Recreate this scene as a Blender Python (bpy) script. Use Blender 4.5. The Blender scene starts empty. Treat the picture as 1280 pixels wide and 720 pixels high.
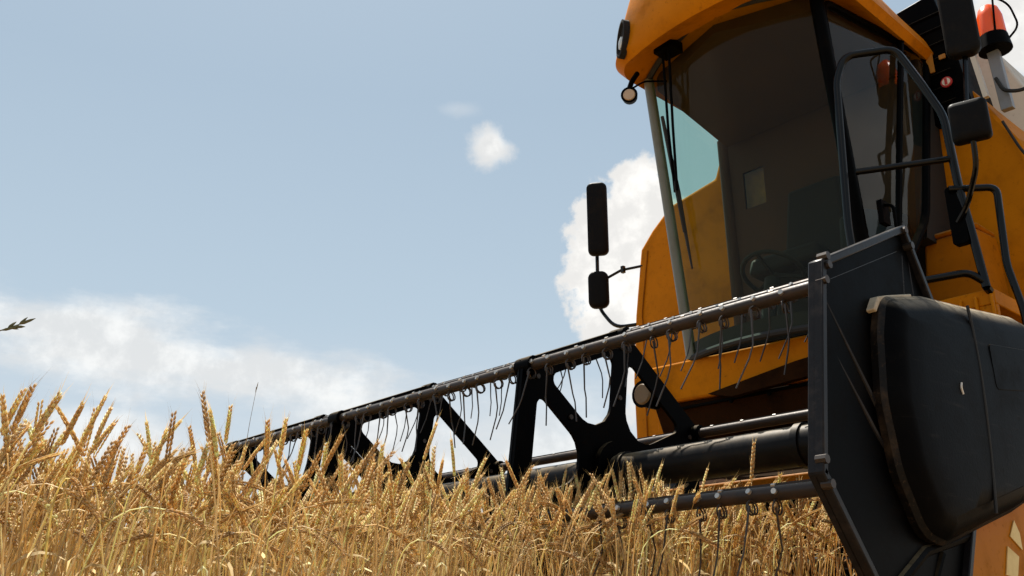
import bpy, bmesh, math, random
import numpy as np
from mathutils import Vector, Matrix
R_ = math.radians
rnd = random.Random(7)
sc = bpy.context.scene
col = sc.collection

# ------------------------------------------------------------------ camera
cd = bpy.data.cameras.new("camera")
cd.sensor_width = 36.0
cd.lens = 33.05
cd.clip_start, cd.clip_end = 0.05, 6000
cam = bpy.data.objects.new("camera", cd)
col.objects.link(cam)
cam.location = (1.30, -2.71, 0.52)
cam.rotation_euler = (R_(90 + 19.5), 0, R_(47.9))
sc.camera = cam

# ------------------------------------------------------------------ light
SUN_AZ, SUN_EL = -66.0, 67.0          # azimuth from +Y towards +X
w = bpy.data.worlds.new("World")
sc.world = w
w.use_nodes = True
nt = w.node_tree
nt.nodes.clear()


def N(tree, kind, **kw):
    n = tree.nodes.new(kind)
    for k, v in kw.items():
        setattr(n, k, v)
    return n


def math_(tree, op, a, b=None, c=None):
    n = N(tree, 'ShaderNodeMath', operation=op)
    for i, v in enumerate((a, b, c)):
        if v is None:
            continue
        if isinstance(v, (int, float)):
            n.inputs[i].default_value = v
        else:
            tree.links.new(v, n.inputs[i])
    return n.outputs[0]


sky = N(nt, 'ShaderNodeTexSky', sky_type='NISHITA')
sky.sun_disc = False
sky.sun_elevation = R_(SUN_EL)
sky.sun_rotation = R_(SUN_AZ)
sky.altitude = 300
sky.air_density = 1.0
sky.dust_density = 2.2
sky.ozone_density = 1.0
tc = N(nt, 'ShaderNodeTexCoord')
sep = N(nt, 'ShaderNodeSeparateXYZ')
nt.links.new(tc.outputs['Generated'], sep.inputs[0])
AZ = math_(nt, 'MULTIPLY', math_(nt, 'ARCTAN2', sep.outputs[0], sep.outputs[1]), 180 / math.pi)
EL = math_(nt, 'MULTIPLY', math_(nt, 'ARCSINE', sep.outputs[2]), 180 / math.pi)


def noise(tree, vec, scale, detail, rough=0.55, lac=2.0):
    n = N(tree, 'ShaderNodeTexNoise')
    n.inputs['Scale'].default_value = scale
    n.inputs['Detail'].default_value = detail
    n.inputs['Roughness'].default_value = rough
    n.inputs['Lacunarity'].default_value = lac
    if vec is not None:
        tree.links.new(vec, n.inputs['Vector'])
    return n


n_big = noise(nt, tc.outputs['Generated'], 7.0, 8, 0.6).outputs[0]
n_fine = noise(nt, tc.outputs['Generated'], 22.0, 8, 0.62).outputs[0]
mp = N(nt, 'ShaderNodeMapping')
mp.inputs['Scale'].default_value = (3, 3, 9)
nt.links.new(tc.outputs['Generated'], mp.inputs[0])
n_wisp = noise(nt, mp.outputs[0], 2.2, 9, 0.6).outputs[0]


def smooth(tree, v, lo, hi):
    n = N(tree, 'ShaderNodeMapRange', interpolation_type='SMOOTHSTEP')
    n.inputs['From Min'].default_value = lo
    n.inputs['From Max'].default_value = hi
    tree.links.new(v, n.inputs['Value'])
    return n.outputs[0]


def blob(az, el, sa, se, rot, ns, amp, lo, hi, opac):
    """one cloud: an ellipse in azimuth/elevation with a noise-broken edge"""
    dx = math_(nt, 'SUBTRACT', AZ, az)
    dy = math_(nt, 'SUBTRACT', EL, el)
    c, s = math.cos(R_(rot)), math.sin(R_(rot))
    u = math_(nt, 'DIVIDE', math_(nt, 'ADD', math_(nt, 'MULTIPLY', dx, c), math_(nt, 'MULTIPLY', dy, s)), sa)
    v = math_(nt, 'DIVIDE', math_(nt, 'SUBTRACT', math_(nt, 'MULTIPLY', dy, c), math_(nt, 'MULTIPLY', dx, s)), se)
    d = math_(nt, 'SQRT', math_(nt, 'ADD', math_(nt, 'MULTIPLY', u, u), math_(nt, 'MULTIPLY', v, v)))
    d = math_(nt, 'ADD', d, math_(nt, 'MULTIPLY', math_(nt, 'SUBTRACT', ns, 0.5), amp))
    return math_(nt, 'MULTIPLY', math_(nt, 'SUBTRACT', 1.0, smooth(nt, d, lo, hi)), opac)


# az, el, half-width, half-height, tilt, noise, noise amount, edge in, edge out, opacity
clouds = [
    blob(-40.6, 20.2, 3.9, 5.2, 0, n_fine, 1.5, 0.84, 1.06, 1.0),
    blob(-39.2, 24.6, 2.3, 2.7, 10, n_fine, 1.5, 0.82, 1.06, 1.0),
    blob(-36.0, 17.0, 6.0, 8.5, 0, n_fine, 1.2, 0.8, 1.1, 0.95),
    blob(-49.3, 28.1, 1.55, 1.35, 0, n_fine, 2.2, 0.35, 1.15, 0.85),
    blob(-51.6, 30.2, 1.6, 0.5, 0, n_fine, 2.4, 0.1, 1.3, 0.2),
    blob(-68.5, 14.2, 14.5, 2.7, -9, n_wisp, 2.4, 0.35, 1.25, 0.72),
    blob(-57.0, 11.2, 8.0, 2.6, -10, n_wisp, 2.2, 0.2, 1.3, 0.62),
    blob(-70.7, 9.4, 6.5, 1.7, 0, n_wisp, 2.2, 0.25, 1.3, 0.6),
    blob(-47.0, 8.5, 9.0, 5.0, 0, n_wisp, 2.0, 0.2, 1.4, 0.6),
    blob(-12.0, 31.5, 7.0, 5.0, 0, n_fine, 1.2, 0.7, 1.1, 1.0),
    blob(60.0, 25.0, 30.0, 8.0, 5, n_big, 1.8, 0.5, 1.1, 0.8),
    blob(150.0, 30.0, 26.0, 9.0, -6, n_big, 1.8, 0.5, 1.1, 0.8),
    blob(-140.0, 20.0, 20.0, 6.0, 4, n_big, 1.8, 0.5, 1.1, 0.8),
]
cm = clouds[0]
for c in clouds[1:]:
    cm = math_(nt, 'MAXIMUM', cm, c)
veil = N(nt, 'ShaderNodeMixRGB')                       # thin high haze all over the sky
veil.inputs[0].default_value = 0.72
vr = N(nt, 'ShaderNodeValToRGB')                       # haze: whiter towards the horizon
e_ = vr.color_ramp.elements
e_[0].position, e_[0].color = 0.06, (0.690, 0.735, 0.755, 1)
e_[1].position, e_[1].color = 0.34, (0.405, 0.522, 0.612, 1)
e2 = vr.color_ramp.elements.new(0.19)
e2.color = (0.500, 0.612, 0.680, 1)
nt.links.new(math_(nt, 'DIVIDE', EL, 90.0), vr.inputs[0])
vs = N(nt, 'ShaderNodeMixRGB', blend_type='MULTIPLY')
vs.inputs[0].default_value = 1
vs.inputs[2].default_value = (10, 10, 10, 1)
nt.links.new(vr.outputs[0], vs.inputs[1])
nt.links.new(vs.outputs[0], veil.inputs[2])
nt.links.new(sky.outputs[0], veil.inputs[1])
shade = N(nt, 'ShaderNodeMixRGB')                      # cloud body: bright puffs, greyer hollows
shade.inputs[1].default_value = (7.7, 7.6, 7.4, 1)
shade.inputs[2].default_value = (10.0, 9.8, 9.4, 1)
nt.links.new(smooth(nt, n_fine, 0.40, 0.66), shade.inputs[0])
mixc = N(nt, 'ShaderNodeMixRGB')
nt.links.new(cm, mixc.inputs[0])
nt.links.new(veil.outputs[0], mixc.inputs[1])
nt.links.new(shade.outputs[0], mixc.inputs[2])
bg = N(nt, 'ShaderNodeBackground')
bg.inputs['Strength'].default_value = 0.0595
nt.links.new(mixc.outputs[0], bg.inputs['Color'])
wo = N(nt, 'ShaderNodeOutputWorld')
nt.links.new(bg.outputs[0], wo.inputs['Surface'])

sl = bpy.data.lights.new("sun", 'SUN')
sl.energy = 5.0
sl.angle = R_(0.5)
sl.color = (1.0, 0.95, 0.86)
so = bpy.data.objects.new("sun", sl)
col.objects.link(so)
sd = Vector((math.sin(R_(SUN_AZ)) * math.cos(R_(SUN_EL)), math.cos(R_(SUN_AZ)) * math.cos(R_(SUN_EL)), math.sin(R_(SUN_EL))))
so.rotation_euler = sd.to_track_quat('Z', 'Y').to_euler()
so.location = (0, 0, 20)

sc.view_settings.view_transform = 'Standard'
sc.view_settings.look = 'None'
sc.view_settings.exposure = 0.90
sc.view_settings.gamma = 1.0
sc.render.engine = 'CYCLES'
sc.cycles.max_bounces = 10
sc.cycles.diffuse_bounces = 8
sc.cycles.transparent_max_bounces = 16
sc.cycles.caustics_reflective = False
sc.cycles.caustics_refractive = False
sc.cycles.use_denoising = True


# ------------------------------------------------------------------ materials
def mat(name, base, rough=0.5, metal=0.0, dirt=None, dirt_amt=0.0, dscale=4.0, bump=0.0, bscale=60.0, coat=0.0, spec=0.5,
        var=0.0, top_dust=0.0, dust_col=(0.35, 0.26, 0.15)):
    m = bpy.data.materials.new(name)
    m.use_nodes = True
    t = m.node_tree
    b = t.nodes['Principled BSDF']
    b.inputs['Roughness'].default_value = rough
    b.inputs['Metallic'].default_value = metal
    b.inputs['Coat Weight'].default_value = coat
    b.inputs['Coat Roughness'].default_value = 0.15
    b.inputs['Specular IOR Level'].default_value = spec
    co = N(t, 'ShaderNodeTexCoord').outputs['Object']
    cur = None
    rgb = N(t, 'ShaderNodeRGB')
    rgb.outputs[0].default_value = (*base, 1)
    cur = rgb.outputs[0]
    if var:
        n = noise(t, co, 1.7, 5)
        mx = N(t, 'ShaderNodeMixRGB', blend_type='MULTIPLY')
        mx.inputs[0].default_value = 1
        mr = N(t, 'ShaderNodeMapRange')
        mr.inputs['From Min'].default_value, mr.inputs['From Max'].default_value = 0.3, 0.7
        mr.inputs['To Min'].default_value, mr.inputs['To Max'].default_value = 1 - var, 1 + var * .4
        t.links.new(n.outputs[0], mr.inputs[0])
        t.links.new(cur, mx.inputs[1])
        t.links.new(mr.outputs[0], mx.inputs[2])
        cur = mx.outputs[0]
    if dirt:
        n = noise(t, co, dscale, 9, 0.68)
        f = smooth(t, n.outputs[0], 0.46, 0.74)
        n2 = noise(t, co, dscale * 9, 6, 0.7)
        f2 = smooth(t, n2.outputs[0], 0.56, 0.72)
        f = math_(t, 'MULTIPLY', math_(t, 'MAXIMUM', f, math_(t, 'MULTIPLY', f2, 0.9)), dirt_amt)
        mx = N(t, 'ShaderNodeMixRGB')
        t.links.new(f, mx.inputs[0])
        t.links.new(cur, mx.inputs[1])
        mx.inputs[2].default_value = (*dirt, 1)
        cur = mx.outputs[0]
        rr = math_(t, 'ADD', math_(t, 'MULTIPLY', f, 0.35), rough)
        t.links.new(rr, b.inputs['Roughness'])
    if top_dust:                                       # dust lying on faces that point up
        g = N(t, 'ShaderNodeNewGeometry')
        sp = N(t, 'ShaderNodeSeparateXYZ')
        t.links.new(g.outputs['Normal'], sp.inputs[0])
        f = smooth(t, sp.outputs[2], 0.35, 0.95)
        n = noise(t, co, 14, 6, 0.7)
        f = math_(t, 'MULTIPLY', math_(t, 'MULTIPLY', f, smooth(t, n.outputs[0], 0.25, 0.6)), top_dust)
        mx = N(t, 'ShaderNodeMixRGB')
        t.links.new(f, mx.inputs[0])
        t.links.new(cur, mx.inputs[1])
        mx.inputs[2].default_value = (*dust_col, 1)
        cur = mx.outputs[0]
    t.links.new(cur, b.inputs['Base Color'])
    if bump:
        n = noise(t, co, bscale, 5, 0.6)
        bp = N(t, 'ShaderNodeBump')
        bp.inputs['Strength'].default_value = bump
        bp.inputs['Distance'].default_value = 0.01
        t.links.new(n.outputs[0], bp.inputs['Height'])
        t.links.new(bp.outputs[0], b.inputs['Normal'])
    return m


M = {}
M['yellow'] = mat('yellow_paint', (0.54, 0.182, 0.0014), 0.45, 0, (0.15, 0.05, 0.004), 0.6, 3.0, 0.03, 25, 0.0, spec=0.06, var=0.2, top_dust=0.12)
M['yellow_dirty'] = mat('dirty_yellow_paint', (0.38, 0.12, 0.003), 0.5, 0, (0.13, 0.045, 0.008), 0.8, 2.2, 0.1, 30, 0.0, spec=0.05, var=0.3, top_dust=0.5)
M['brown'] = mat('shade_brown_steel', (0.026, 0.010, 0.003), 0.8, 0, (0.010, 0.005, 0.003), 0.8, 5, 0.3, 30, spec=0.03)  # dark brown with the shade under the cab put into its colour
M['black'] = mat('black_paint', (0.0010, 0.0010, 0.0012), 0.42, 0, (0.009, 0.006, 0.004), 0.35, 6, 0.04, 40, 0, spec=0.025, var=0.2, top_dust=0.35)
M['bat'] = mat('worn_bat_steel', (0.030, 0.021, 0.017), 0.42, 0.2, (0.075, 0.040, 0.022), 0.6, 12, 0.1, 60, spec=0.3, top_dust=0.12, dust_col=(0.30, 0.24, 0.17))
M['tube'] = mat('black_tube_paint', (0.005, 0.005, 0.006), 0.40, 0, (0.04, 0.03, 0.02), 0.3, 9, 0.04, 40, spec=0.12, top_dust=0.5)
M['edge'] = mat('sky_sheen_black', (0.012, 0.011, 0.012), 0.28, 0.04, (0.045, 0.036, 0.032), 0.5, 22, 0.05, 60, spec=0.14)  # lightened black that paints sky highlights on flange and ribs
M['sunlit'] = mat('sunlit_pale_plastic', (0.50, 0.42, 0.31), 0.6, 0, (0.12, 0.09, 0.06), 0.5, 16, spec=0.2)  # pale colour stands for sun on the black plastic
M['plastic'] = mat('black_moulded_plastic', (0.0018, 0.0018, 0.0021), 0.42, 0, (0.012, 0.0105, 0.009), 0.30, 3.2, 0.06, 90, 0, spec=0.025, top_dust=0.7, dust_col=(0.50, 0.42, 0.31))
_t = M['plastic'].node_tree
_b = _t.nodes['Principled BSDF']
_mp = N(_t, 'ShaderNodeMapping')
_mp.inputs['Scale'].default_value = (1, 2.2, 26)
_mp.inputs['Rotation'].default_value = (R_(14), 0, 0)
_t.links.new(N(_t, 'ShaderNodeTexCoord').outputs['Object'], _mp.inputs[0])
_n = noise(_t, _mp.outputs[0], 1.6, 9, 0.72)
_f = math_(_t, 'MULTIPLY', smooth(_t, _n.outputs[0], 0.56, 0.78), 0.55)
_mx = N(_t, 'ShaderNodeMixRGB')
_src = _b.inputs['Base Color'].links[0].from_socket
_t.links.new(_f, _mx.inputs[0])
_t.links.new(_src, _mx.inputs[1])
_mx.inputs[2].default_value = (0.034, 0.030, 0.026, 1)
_t.links.new(_mx.outputs[0], _b.inputs['Base Color'])
M['worn'] = mat('scuffed_plastic_edge', (0.006, 0.005, 0.0045), 0.5, 0, (0.12, 0.075, 0.042), 0.5, 5, 0.3, 50, spec=0.12, top_dust=0.95, dust_col=(0.62, 0.50, 0.34))
M['rubber'] = mat('black_rubber', (0.012, 0.012, 0.012), 0.75, 0, (0.06, 0.045, 0.03), 0.4, 6, 0.1, 40)
M['steel'] = mat('bare_steel', (0.06, 0.05, 0.045), 0.42, 0.7, (0.10, 0.06, 0.035), 0.5, 20)
M['bolt'] = mat('bright_bolt', (0.50, 0.47, 0.43), 0.30, 0.55)
M['rail'] = mat('black_handrail', (0.0015, 0.0015, 0.0017), 0.15, 0, (0.012, 0.009, 0.006), 0.15, 10, spec=0.22)
M['pillar'] = mat('grey_pillar', (0.15, 0.155, 0.125), 0.35, 0, (0.08, 0.06, 0.03), 0.3, 8)
M['trim'] = mat('dark_cab_trim', (0.003, 0.002, 0.0015), 0.8, 0, None, 0, var=0.2)
M['lining'] = mat('brown_cab_lining', (0.045, 0.016, 0.004), 0.85, 0, None, 0, var=0.3)
M['seatcloth'] = mat('seat_cloth', (0.006, 0.003, 0.002), 0.9, 0, None, 0, bump=0.2, bscale=200)
M['grey'] = mat('beige_tank_panel', (0.52, 0.47, 0.39), 0.5, 0, (0.22, 0.17, 0.11), 0.45, 3, 0.05, 20)
M['greymetal'] = mat('grey_bracket', (0.22, 0.23, 0.25), 0.4, 0.2, (0.1, 0.08, 0.06), 0.3, 8)
M['orange'] = mat('orange_lens', (0.95, 0.11, 0.004), 0.25)
_b = M['orange'].node_tree.nodes['Principled BSDF']
_b.inputs['Subsurface Weight'].default_value = 0.3
M['lens'] = mat('clear_lamp_lens', (0.55, 0.55, 0.52), 0.12, 0.3)
M['tanlens'] = mat('dusty_lamp_lens', (0.50, 0.36, 0.24), 0.3, 0.1)
M['duskylens'] = mat('grimy_lamp_lens', (0.16, 0.10, 0.045), 0.35, 0.0, (0.05, 0.03, 0.015), 0.5, 14, spec=0.3)
M['mirror'] = mat('mirror_back', (0.005, 0.0045, 0.0045), 0.5, 0, (0.03, 0.022, 0.015), 0.3, 8, spec=0.08)
M['pale'] = mat('pale_yellow', (0.85, 0.62, 0.22), 0.45, 0, (0.45, 0.27, 0.08), 0.35, 10)
M['orangelabel'] = mat('orange_label', (0.40, 0.17, 0.02), 0.5)
M['red'] = mat('red_label', (0.45, 0.03, 0.03), 0.5)
M['white'] = mat('white_label', (0.7, 0.66, 0.6), 0.5)
M['weed'] = mat('weed_green', (0.10, 0.095, 0.035), 0.7, 0, (0.14, 0.09, 0.035), 0.5, 20)
M['dryweed'] = mat('dry_weed', (0.22, 0.16, 0.09), 0.7)


def glass(name, tint, refl):
    m = bpy.data.materials.new(name)
    m.use_nodes = True
    t = m.node_tree
    t.nodes.clear()
    tr = N(t, 'ShaderNodeBsdfTransparent')
    tr.inputs[0].default_value = (*tint, 1)
    gl = N(t, 'ShaderNodeBsdfGlossy')
    gl.inputs['Roughness'].default_value = 0.015
    gl.inputs['Color'].default_value = (0.9, 0.92, 0.92, 1)
    df = N(t, 'ShaderNodeBsdfDiffuse')                 # dust film on the pane
    df.inputs['Color'].default_value = (0.24, 0.18, 0.11, 1)
    co = N(t, 'ShaderNodeTexCoord').outputs['Object']
    ns = noise(t, co, 2.2, 8, 0.65)
    fdust = math_(t, 'MULTIPLY', smooth(t, ns.outputs[0], 0.3, 0.8), 0.014)
    m1 = N(t, 'ShaderNodeMixShader')
    t.links.new(fdust, m1.inputs[0])
    t.links.new(tr.outputs[0], m1.inputs[1])
    t.links.new(df.outputs[0], m1.inputs[2])
    ge = N(t, 'ShaderNodeNewGeometry')                 # Schlick, the same from both sides of the thin pane
    vd = N(t, 'ShaderNodeVectorMath', operation='DOT_PRODUCT')
    t.links.new(ge.outputs['Normal'], vd.inputs[0])
    t.links.new(ge.outputs['Incoming'], vd.inputs[1])
    f = math_(t, 'POWER', math_(t, 'SUBTRACT', 1.0, math_(t, 'ABSOLUTE', vd.outputs['Value'])), 5.0)
    f = math_(t, 'MULTIPLY', math_(t, 'ADD', math_(t, 'MULTIPLY', f, 0.9), 0.05), refl)
    m2 = N(t, 'ShaderNodeMixShader')
    t.links.new(f, m2.inputs[0])
    t.links.new(m1.outputs[0], m2.inputs[1])
    t.links.new(gl.outputs[0], m2.inputs[2])
    o = N(t, 'ShaderNodeOutputMaterial')
    t.links.new(m2.outputs[0], o.inputs[0])
    return m


M['glass'] = glass('tinted_windscreen_glass', (0.75, 0.84, 0.66), 0.20)
M['sideglass'] = glass('tinted_side_glass', (0.74, 0.91, 0.93), 0.6)


def wheat_mat():
    m = bpy.data.materials.new('ripe_wheat')
    m.use_nodes = True
    t = m.node_tree
    b = t.nodes['Principled BSDF']
    at = N(t, 'ShaderNodeAttribute', attribute_name='tint')
    b.inputs['Roughness'].default_value = 0.55
    b.inputs['Specular IOR Level'].default_value = 0.35
    t.links.new(at.outputs['Color'], b.inputs['Base Color'])
    tl = N(t, 'ShaderNodeBsdfTranslucent')
    t.links.new(at.outputs['Color'], tl.inputs[0])
    mx = N(t, 'ShaderNodeMixShader')
    mx.inputs[0].default_value = 0.55
    t.links.new(b.outputs[0], mx.inputs[1])
    t.links.new(tl.outputs[0], mx.inputs[2])
    t.links.new(mx.outputs[0], t.nodes['Material Output'].inputs[0])
    return m


M['wheat'] = wheat_mat()
M['soil'] = mat('stubble_soil', (0.26, 0.17, 0.085), 0.95, 0, (0.12, 0.075, 0.04), 0.8, 1.4, 0.6, 12, var=0.3)


# ------------------------------------------------------------------ mesh helpers
class MB:
    """collects shapes, then links them as one mesh object"""
    def __init__(s):
        s.bm = bmesh.new()
        s.mi = 0

    def _f(s, vs):
        try:
            f = s.bm.faces.new(vs)
            f.material_index = s.mi
            return f
        except ValueError:
            return None

    def box(s, a, b, bev=0.0):
        x0, y0, z0 = a
        x1, y1, z1 = b
        P = [(x0, y0, z0), (x1, y0, z0), (x1, y1, z0), (x0, y1, z0), (x0, y0, z1), (x1, y0, z1), (x1, y1, z1), (x0, y1, z1)]
        v = [s.bm.verts.new(p) for p in P]
        for q in ((0, 3, 2, 1), (4, 5, 6, 7), (0, 1, 5, 4), (1, 2, 6, 5), (2, 3, 7, 6), (3, 0, 4, 7)):
            s._f([v[i] for i in q])
        return s

    def hexa(s, lo, hi):
        """eight corners: four below, four above, same winding"""
        v = [s.bm.verts.new(p) for p in list(lo) + list(hi)]
        n = len(lo)
        s._f([v[i] for i in reversed(range(n))])
        s._f([v[n + i] for i in range(n)])
        for i in range(n):
            j = (i + 1) % n
            s._f([v[i], v[j], v[n + j], v[n + i]])
        return s

    def prism(s, poly, axis, c0, c1):
        """poly of 2-D points extruded along axis"""
        def P(q, c):
            return {'x': (c, q[0], q[1]), 'y': (q[0], c, q[1]), 'z': (q[0], q[1], c)}[axis]
        return s.hexa([P(q, c0) for q in poly], [P(q, c1) for q in poly])

    def tube(s, pts, r, n=10, caps=True):
        pts = [Vector(p) for p in pts]
        rs = r if isinstance(r, (list, tuple)) else [r] * len(pts)
        rings = []
        up = None
        for i, p in enumerate(pts):
            d = (pts[min(i + 1, len(pts) - 1)] - pts[max(i - 1, 0)]).normalized()
            if up is None:
                up = d.orthogonal().normalized()
            up = (up - d * up.dot(d))
            if up.length < 1e-6:
                up = d.orthogonal()
            up.normalize()
            sd_ = d.cross(up)
            k = 1.0
            if 0 < i < len(pts) - 1:
                c = (pts[i] - pts[i - 1]).normalized().dot((pts[i + 1] - pts[i]).normalized())
                k = min(1.35, 1 / max(0.5, math.sqrt((1 + c) / 2)))
            rings.append([s.bm.verts.new(p + (up * math.cos(a) + sd_ * math.sin(a)) * rs[i] * k) for a in [2 * math.pi * j / n for j in range(n)]])
        for a, b in zip(rings, rings[1:]):
            for j in range(n):
                s._f([a[j], a[(j + 1) % n], b[(j + 1) % n], b[j]])
        if caps:
            s._f(list(reversed(rings[0])))
            s._f(rings[-1])
        return s

    def loft(s, rings, cap0=True, cap1=True):
        R = [[s.bm.verts.new(p) for p in r] for r in rings]
        n = len(R[0])
        for a, b in zip(R, R[1:]):
            for j in range(n):
                s._f([a[j], a[(j + 1) % n], b[(j + 1) % n], b[j]])
        if cap0:
            s._f(list(reversed(R[0])))
        if cap1:
            s._f(R[-1])
        return s

    def grid(s, pts):
        V = [[s.bm.verts.new(p) for p in row] for row in pts]
        for a, b in zip(V, V[1:]):
            for j in range(len(a) - 1):
                s._f([a[j], a[j + 1], b[j + 1], b[j]])
        return s

    def build(s, name, mats, parent=None, bevel=0.0, smooth=True, solid=0.0):
        me = bpy.data.meshes.new(name)
        bmesh.ops.recalc_face_normals(s.bm, faces=s.bm.faces[:])
        s.bm.to_mesh(me)
        s.bm.free()
        for m in (mats if isinstance(mats, (list, tuple)) else [mats]):
            me.materials.append(m)
        if smooth:
            me.polygons.foreach_set('use_smooth', [True] * len(me.polygons))
            me.set_sharp_from_angle(angle=R_(38))
        o = bpy.data.objects.new(name, me)
        col.objects.link(o)
        if parent:
            o.parent = parent
        if solid:
            md = o.modifiers.new('solid', 'SOLIDIFY')
            md.thickness = solid
            md.offset = 0
        if bevel:
            md = o.modifiers.new('bevel', 'BEVEL')
            md.width = bevel
            md.segments = 2
            md.limit_method = 'ANGLE'
            md.angle_limit = R_(35)
            md.harden_normals = False
        return o


def arc_fillet(pts, rad, seg=5):
    """closed 2-D polygon with rounded corners; rad is one number or one per corner"""
    out = []
    n = len(pts)
    for i in range(n):
        p0, p, p1 = Vector(pts[i - 1]), Vector(pts[i]), Vector(pts[(i + 1) % n])
        r = rad[i] if isinstance(rad, (list, tuple)) else rad
        a, b = (p0 - p), (p1 - p)
        la, lb = a.length, b.length
        a.normalize(), b.normalize()
        ang = a.angle(b)
        if r <= 0 or ang > 3.1:
            out.append(tuple(p))
            continue
        t = min(r / math.tan(ang / 2), la * .48, lb * .48)
        rr = t * math.tan(ang / 2)
        c = p + (a + b).normalized() * (rr / math.sin(ang / 2))
        s0, s1 = p + a * t, p + b * t
        v0, v1 = s0 - c, s1 - c
        for k in range(seg + 1):
            f = k / seg
            v = (v0 * (1 - f) + v1 * f)
            v = v.normalized() * rr
            out.append(tuple(c + v))
    return out


def smooth_path(pts, rad, seg=5):
    """open 3-D polyline with rounded bends"""
    pts = [Vector(p) for p in pts]
    out = [pts[0]]
    for i in range(1, len(pts) - 1):
        p0, p, p1 = pts[i - 1], pts[i], pts[i + 1]
        a, b = p0 - p, p1 - p
        t = min(rad, a.length * .45, b.length * .45)
        s0, s1 = p + a.normalized() * t, p + b.normalized() * t
        for k in range(seg + 1):
            f = k / seg
            out.append(s0.lerp(p, f).lerp(p.lerp(s1, f), f))
    out.append(pts[-1])
    return out


def plate_with_holes(outer, holes, depth, x=0.0):
    """flat plate in the YZ plane at x, thickness depth; returns a MB"""
    cu = bpy.data.curves.new('tmp', 'CURVE')
    cu.dimensions = '2D'
    cu.fill_mode = 'BOTH'
    cu.extrude = depth / 2
    for poly in [outer] + holes:
        sp = cu.splines.new('POLY')
        sp.points.add(len(poly) - 1)
        for q, pt in zip(poly, sp.points):
            pt.co = (q[0], q[1], 0, 1)
        sp.use_cyclic_u = True
    ob = bpy.data.objects.new('tmp', cu)
    col.objects.link(ob)
    dg = bpy.context.evaluated_depsgraph_get()
    me = bpy.data.meshes.new_from_object(ob.evaluated_get(dg))
    mb = MB()
    mb.bm.from_mesh(me)
    bmesh.ops.remove_doubles(mb.bm, verts=mb.bm.verts[:], dist=1e-5)
    for v in mb.bm.verts:
        a, b, c = v.co
        v.co = (x + c, a, b)
    bpy.data.objects.remove(ob)
    bpy.data.curves.remove(cu)
    bpy.data.meshes.remove(me)
    return mb


def tag(o, label=None, cat=None, group=None, kind=None):
    for k, v in (('label', label), ('category', cat), ('group', group), ('kind', kind)):
        if v:
            o[k] = v
    return o


# ------------------------------------------------------------------ ground: rolling to the horizon
g = MB()
xs = [-3000, -800, -200, -60, -25] + [-14 + i for i in range(0, 29)] + [25, 60, 200, 800, 3000]
rows = []
gr = random.Random(3)
for yy in xs:
    rows.append([(xx, yy, (gr.uniform(-.03, .0) if abs(xx) < 20 and abs(yy) < 20 else -0.02)) for xx in xs])
g.grid(rows)
tag(g.build('ground', M['soil']), kind='structure')

# ------------------------------------------------------------------ combine harvester
comb = bpy.data.objects.new('combine_harvester', None)
col.objects.link(comb)
comb.location = (0, 0, 0)
tag(comb, 'yellow combine harvester with dark glass cab and black tined reel over the wheat', 'combine harvester')

CX = -1.63                                             # machine centre line


def sub(name, mb, m, parent=None, **kw):
    return mb.build(name, m, parent or comb, **kw)


# ---- main body behind the cab: a wall facing forward with sloped shoulders, then the tank
body = MB()
wall = [(-3.55, 1.78), (-3.555, 2.35), (-3.50, 2.90), (-3.41, 3.45), (-3.28, 3.585), (-3.08, 3.74), (-2.62, 3.82),
        (-2.46, 4.25), (-0.90, 4.25), (-0.62, 3.72), (-0.42, 3.30), (-0.34, 2.9), (-0.33, 1.78)]
back = [(-3.55, 1.78), (-3.555, 2.35), (-3.55, 2.95), (-3.50, 3.50), (-3.40, 3.70), (-3.20, 3.95), (-2.80, 4.10),
        (-2.55, 4.30), (-0.80, 4.30), (-0.55, 3.60), (-0.28, 3.18), (0.10, 2.9), (0.28, 1.78)]
rings = [[(x, 3.0, z) for x, z in wall], [(x, 3.62, z) for x, z in back], [(x, 7.4, z) for x, z in back]]
body.loft(rings)
sub('body_shell', body, M['yellow'], bevel=0.02)
# seam on the left shoulder, underside lip
m = MB()
m.tube([(-3.43, 2.992, 1.80), (-3.42, 2.992, 2.9), (-3.33, 2.992, 3.42)], 0.005, 6)
sub('panel_seam', m, M['yellow_dirty'])
m = MB()
m.box((-3.56, 2.96, 1.755), (-3.05, 3.5, 1.778))
sub('body_lip', m, M['yellow'], bevel=0.004)
# grain tank top, cream side sheets that flare outward
m = MB()
m.hexa([(-0.74, 3.25, 3.70), (-0.25, 3.64, 3.30), (-0.25, 6.5, 3.30), (-0.74, 6.5, 3.70)],
       [(-0.74, 3.25, 4.26), (-0.59, 3.40, 4.22), (-0.57, 6.5, 4.22), (-0.74, 6.5, 4.26)])
sub('grain_tank', m, M['grey'], bevel=0.015)
m = MB()
m.hexa([(-2.4, 3.75, 4.27), (-0.95, 3.75, 4.27), (-0.95, 6.3, 4.27), (-2.4, 6.3, 4.27)],
       [(-2.4, 3.75, 4.42), (-0.95, 3.75, 4.42), (-0.95, 6.3, 4.42), (-2.4, 6.3, 4.42)])
sub('tank_extension', m, M['grey'], bevel=0.02)
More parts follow.
